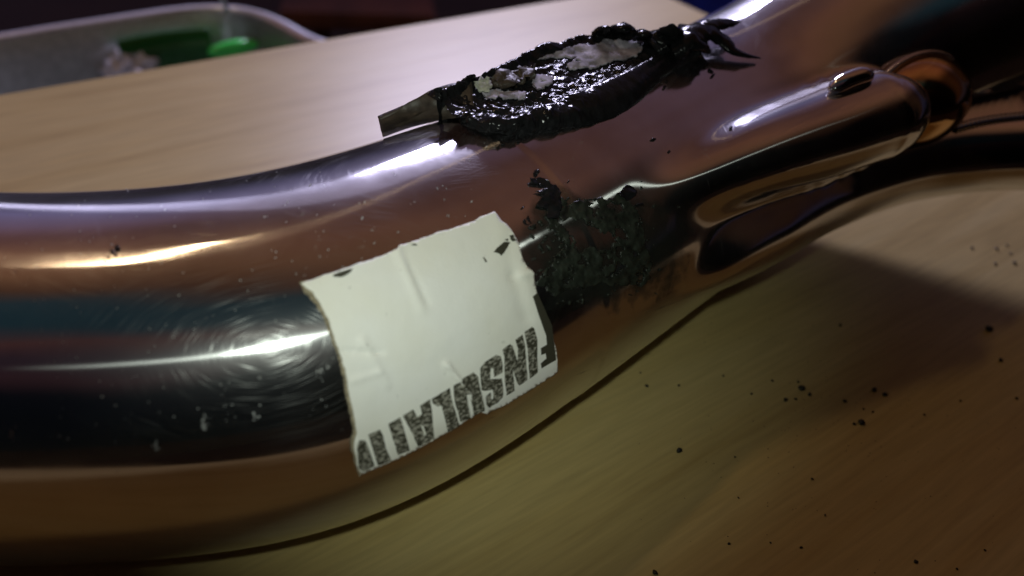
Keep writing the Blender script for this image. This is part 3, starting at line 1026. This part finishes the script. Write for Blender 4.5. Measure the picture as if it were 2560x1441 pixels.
# flat strip that sticks out beyond the pipe
q = [(944, 290), (1010, 262), (1098, 226), (1180, 212)]
w = [(954, 332), (1030, 306), (1110, 292), (1190, 292)]
V = []
TPt = catmull([tuple(at(x, y, z)) for (x, y), z in zip(q, (.064, .0655, .068, .069))], 12)
BTt = catmull([tuple(at(x, y, z)) for (x, y), z in zip(w, (.058, .0605, .064, .066))], 12)
nrow = len(TPt)
for i in range(nrow):
    for j in range(14):
        t = j / 13
        p = Vector(TPt[i]).lerp(Vector(BTt[i]), t)
        p += (CAM - p).normalized() * (0.0012 * math.sin(t * math.pi) + 0.0004 * fbm(p.x * 400, p.y * 400, p.z * 400, 3) + 0.0007 * math.exp(-((t - .75) / .08) ** 2))
        V.append(p)
strip = part(pydata('tape_strip', V, grid_faces(nrow, 14), M_tape), pad)
sm_ = strip.modifiers.new('thickness', 'SOLIDIFY'); sm_.thickness = 0.0009
strip['label'] = 'stiff dark tape strip sticking out left of the sealant'

# ------------------------------------------------------------------ crumbs on the table
g_ = lambda x, y: (1560 + x / 1.713, 600 + y / 1.713)
BIG = [(760, 640, 13, 'largest of the black crumbs in the little cluster inside the shadow curve'), (1070, 645, 9, 'left one of two neighbouring black crumbs right of the cluster'),
       (1117, 665, 9, 'right one of two neighbouring black crumbs right of the cluster'), (1015, 785, 12, 'round black crumb lying below the cluster of crumbs'),
       (1560, 385, 12, 'black crumb near the right border under the bright table strip'), (235, 905, 11, 'lone black crumb on bare wood below the lower pipe edge'),
       (132, 1427, 10, 'black crumb at the very bottom of the photo'), (1248, 1380, 7, 'small black crumb beside the pale lit corner of the table'),
       (98, 628, 7, 'brown crumb close under the pipe edge right of the label'), (1612, 517, 7, 'small black crumb below the one near the right border')]
SMALL = [(795, 665, 7), (690, 688, 8), (735, 683, 5), (635, 605, 5), (545, 660, 5), (945, 693, 7), (985, 790, 6), (235, 625, 5), (70, 570, 4), (425, 583, 4), (805, 1025, 5),
         (450, 1302, 5), (758, 1318, 5), (490, 1105, 4), (627, 1298, 4), (1545, 1330, 4), (1680, 680, 5), (1640, 25, 4), (1595, 40, 5), (1655, 60, 4), (1590, 105, 5), (1490, 35, 5),
         (1670, 100, 6), (1025, 725, 4), (1065, 738, 4), (745, 610, 5), (1285, 750, 4), (860, 1180, 4), (1425, 1410, 4), (925, 368, 6), (1440, 690, 4), (475, 930, 4)]


def crumb(px, py, r):
    p = at(px, py)
    rm = r / 1.713 / FPX * (p - CAM).length
    bm = bmesh.new()
    bmesh.ops.create_icosphere(bm, subdivisions=2, radius=rm)
    s = random.uniform(0, 99)
    for v in bm.verts:
        k = 1 + 0.45 * noise.noise(v.co / rm * 1.1 + Vector((s, 0, 0)))
        v.co = Vector((v.co.x * k, v.co.y * k * 1.2, v.co.z * k * .75))
    zmin = min(v.co.z for v in bm.verts)
    for v in bm.verts: v.co.z -= zmin + rm * .1
    me = bpy.data.meshes.new('crumb'); bm.to_mesh(me); bm.free()
    o = link('crumb', me, M_crumb)
    o.location = p; o.rotation_euler = (0, 0, s)
    return o


for (x, y, r, lab) in BIG:
    px, py = g_(x, y)
    tag(crumb(px, py, r), lab, 'crumb', 'crumbs scattered on the table')
for (x, y, r) in SMALL:
    px, py = g_(x, y)
    tag(crumb(px, py, r), 'tiny dark crumb scattered on the wooden table right of the pipe', 'crumb', 'crumbs scattered on the table')
V = []; F = []
for _ in range(260):
    px = random.gauss(2120, 260); py = random.gauss(960, 220)
    if px < 1500 or py < 690 or px > 2600 or py > 1500: continue
    p = at(px, py); r = random.uniform(.00005, .00013)
    b = len(V)
    V += [p + Vector((r, 0, 0)), p + Vector((-r, r, 0)), p + Vector((-r, -r, 0)), p + Vector((0, 0, r * 1.4))]
    F += [(b, b + 1, b + 3), (b + 1, b + 2, b + 3), (b + 2, b, b + 3)]
gr = pydata('grit', V, F, M_crumb)
tag(gr, 'fine dark grit dusted over the wooden table', 'grit', kind='stuff')

# ------------------------------------------------------------------ things behind the table
ZR = -0.035
rim_px = [(-260, 150), (-120, 124), (0, 104), (130, 82), (260, 62), (400, 40), (480, 30), (560, 28), (620, 36), (680, 58), (730, 85), (762, 105)]
RP = [at(x, y, ZR) for x, y in rim_px]
mid_back = RP[-1] + (RP[-1] - RP[-2]).normalized() * 0.03 + dn * 0.02
near = [RP[-1] + dn * 0.05 + du * 0.02, RP[-1] + dn * 0.15 + du * 0.0, RP[-1] + dn * 0.20 - du * 0.06, RP[0] + dn * 0.12 + du * .05, RP[0] + dn * 0.06 - du * 0.02]
loop = [tuple(p) for p in RP + near]
LC, _ = resample(catmull(loop + [loop[0]], 10), 181)
LC = LC[:-1]
for _ in range(6):
    LC = 0.25 * np.roll(LC, 1, 0) + 0.5 * LC + 0.25 * np.roll(LC, -1, 0)
cen = LC.mean(0)
M_tray = simple('dull_tray_metal', (0.46, 0.48, 0.46), 0.38, 0.8, 0.2, 300, 0.15)
M_rim = simple('bright_tray_rim', (0.75, 0.76, 0.84), 0.3, 0.6, 0.0, 300, 0.1)
tray = empty('metal_tray', tuple(cen[:2]) + (ZR - 0.10,))
tag(tray, 'round cornered metal tray behind the far table edge', 'tray')


def ring_mesh(name, prof, m):
    n = len(LC); V = []
    out = LC - cen; out[:, 2] = 0
    nrm = np.cross(np.roll(LC, -1, 0) - np.roll(LC, 1, 0), [0, 0, 1.0]); nrm /= np.linalg.norm(nrm, axis=1)[:, None]
    if (nrm * out).sum() < 0: nrm = -nrm
    for i in range(n):
        for (o_, z) in prof:
            V.append(LC[i] + nrm[i] * o_ + np.array([0, 0, z]))
    F = grid_faces(n, len(prof)) + [((n - 1) * len(prof) + j, j, j + 1, (n - 1) * len(prof) + j + 1) for j in range(len(prof) - 1)]
    o = pydata(name, V, F, m)
    o.parent = tray; o.matrix_parent_inverse = Matrix.Translation(-Vector(tray.location))
    return o, V


wall_o, wv = ring_mesh('side_wall', [(0.0, 0.0), (-0.003, -0.01), (-0.008, -0.06), (-0.012, -0.085), (-0.022, -0.097), (-0.04, -0.10)], M_tray)
inner = [wv[i * 6 + 5] for i in range(len(LC))]
bot = pydata('bottom', inner + [np.array([cen[0], cen[1], ZR - .10])], [(i, (i + 1) % len(inner), len(inner)) for i in range(len(inner))], M_tray)
bot.parent = tray; bot.matrix_parent_inverse = Matrix.Translation(-Vector(tray.location))
ring_mesh('rim', [(0.0, 0.0), (0.001, 0.0018), (0.004, 0.0024), (0.0065, 0.0012), (0.0068, -0.004), (0.0055, -0.004), (0.0052, -0.0005), (0.001, -0.002)], M_rim)
hp = [at(575, 28, ZR), at(560, 8, ZR + .006), at(545, -20, ZR + .012), at(530, -60, ZR + .015)]
HPp, _ = resample(catmull([tuple(p) for p in hp], 8), 30)
h_o = sweep('wire_handle', HPp, np.full(30, 0.0011), 12, M_rim)
h_o.parent = tray; h_o.matrix_parent_inverse = Matrix.Translation(-Vector(tray.location))


def lump(name, P, size, m, rot=0.0, amp=0.3, freq=1.4, sub=4):
    bm = bmesh.new()
    bmesh.ops.create_icosphere(bm, subdivisions=sub, radius=1.0)
    for v in bm.verts:
        k = 1 + amp * fbm(v.co.x * freq, v.co.y * freq, v.co.z * freq + P[0] * 50, 3)
        v.co = Vector((v.co.x * size[0] * k, v.co.y * size[1] * k, v.co.z * size[2] * k))
    me = bpy.data.meshes.new(name); bm.to_mesh(me); bm.free()
    o = link(name, me, m)
    o.location = P; o.rotation_euler = (0, 0, rot)
    return o


# plain dark green panel set along the inner far wall
ga = at(270, 62, ZR) + dn * 0.012; gb = at(500, 33, ZR) + dn * 0.012
V = []
for i in range(24):
    t = i / 23
    base = ga.lerp(gb, t) + dn * (0.010 * math.sin(t * math.pi) * -0.3)
    for j in range(10):
        s = j / 9
        V.append(base + Vector((0, 0, -0.004 - 0.088 * s)) + dn * 0.012 * s)
panel_o = pydata('green_panel', V, grid_faces(24, 10), simple('dark_green', (0.012, 0.11, 0.02), 0.35, 0, 0.1, 100, 0.15))
q_ = panel_o.modifiers.new('thickness', 'SOLIDIFY'); q_.thickness = 0.002
tag(panel_o, 'dark green panel leaning inside the metal tray', 'plastic sheet')
pg = at(585, 120, ZR - .012)
sc = lump('plastic_scoop', pg + Vector((0, 0, 0.0)), (0.014, 0.0042, 0.0042), simple('bright_green_plastic', (0.08, 0.80, 0.14), 0.25, 0, 0, 50, 0.1), math.radians(42), 0.08, 0.8)
tag(sc, 'bright green glossy plastic scoop lying in the metal tray', 'scoop')
pw = at(325, 176, ZR - .02)
tissue = lump('crumpled_tissue', pw, (0.012, 0.009, 0.009), simple('white_tissue', (0.72, 0.70, 0.78), 0.9, 0, .3, 200, .1), 0.6, 0.55, 2.2, 5)
tag(tissue, 'white crumpled tissue in the metal tray behind the table', 'tissue')

# blue crate right of the far table corner
M_blue = simple('blue_plastic', (0.02, 0.05, 0.60), 0.4, 0, 0, 50, 0.15)
crate = empty('blue_crate', tuple(at(1860, -10, -0.06)))
tag(crate, 'blue plastic crate beyond the far right table corner', 'crate')


def crate_box(name, c, s, rot=ang):
    bm = bmesh.new(); bmesh.ops.create_cube(bm, size=1.0)
    for v in bm.verts: v.co = Vector((v.co.x * s[0], v.co.y * s[1], v.co.z * s[2]))
    bmesh.ops.bevel(bm, geom=bm.edges[:], offset=0.0025, segments=3, affect='EDGES')
    me = bpy.data.meshes.new(name); bm.to_mesh(me); bm.free()
    o = link(name, me, M_blue, crate, False); o.location = c; o.rotation_euler = (0, 0, rot)
    return o


def cr(u, v, z=0.0):
    return Vector((du.x * u + dn.x * v, du.y * u + dn.y * v, z))


crate_box('side_panel', cr(0.06, -0.10, -0.04), (0.20, 0.006, 0.16))
crate_box('side_panel', cr(0.06, 0.04, -0.04), (0.20, 0.006, 0.16))
crate_box('side_panel', cr(-0.04, -0.03, -0.04), (0.006, 0.134, 0.16))
crate_box('side_panel', cr(0.16, -0.03, -0.04), (0.006, 0.134, 0.16))
crate_box('bottom', cr(0.06, -0.03, -0.117), (0.194, 0.134, 0.006))
crate_box('rim', cr(0.06, -0.103, 0.042), (0.21, 0.016, 0.010))
crate_box('rim', cr(0.06, 0.043, 0.042), (0.21, 0.016, 0.010))

# floor and dark furniture behind
fl_m = simple('dark_floor', (0.030, 0.018, 0.010), 0.6, 0, 0, 6, 0.4)
flo = pydata('floor', [(-6, -6, -0.72), (6, -6, -0.72), (6, 6, -0.72), (-6, 6, -0.72)], [(0, 1, 2, 3)], fl_m, smooth=False)
tag(flo, kind='structure')
M_brown = simple('dark_brown_wood', (0.16, 0.050, 0.018), 0.5, 0, 0, 12, 0.4)
bench = empty('wooden_stool', tuple(at(900, 20, -0.40).xy) + (-0.72,))
tag(bench, 'dark reddish brown wooden stool in the gloom behind the table', 'stool')


def bench_box(name, c, s):
    bm = bmesh.new(); bmesh.ops.create_cube(bm, size=1.0)
    for v in bm.verts: v.co = Vector((v.co.x * s[0], v.co.y * s[1], v.co.z * s[2]))
    bmesh.ops.bevel(bm, geom=bm.edges[:], offset=0.006, segments=2, affect='EDGES')
    me = bpy.data.meshes.new(name); bm.to_mesh(me); bm.free()
    o = link(name, me, M_brown, bench, False); o.location = c; o.rotation_euler = (0, 0, 0.2)
    return o


bench_box('seat', (0, 0, 0.34), (0.26, 0.26, 0.03))
for sx in (-1, 1):
    for sy in (-1, 1):
        bench_box('leg', (sx * 0.10, sy * 0.10, 0.163), (0.03, 0.03, 0.325))
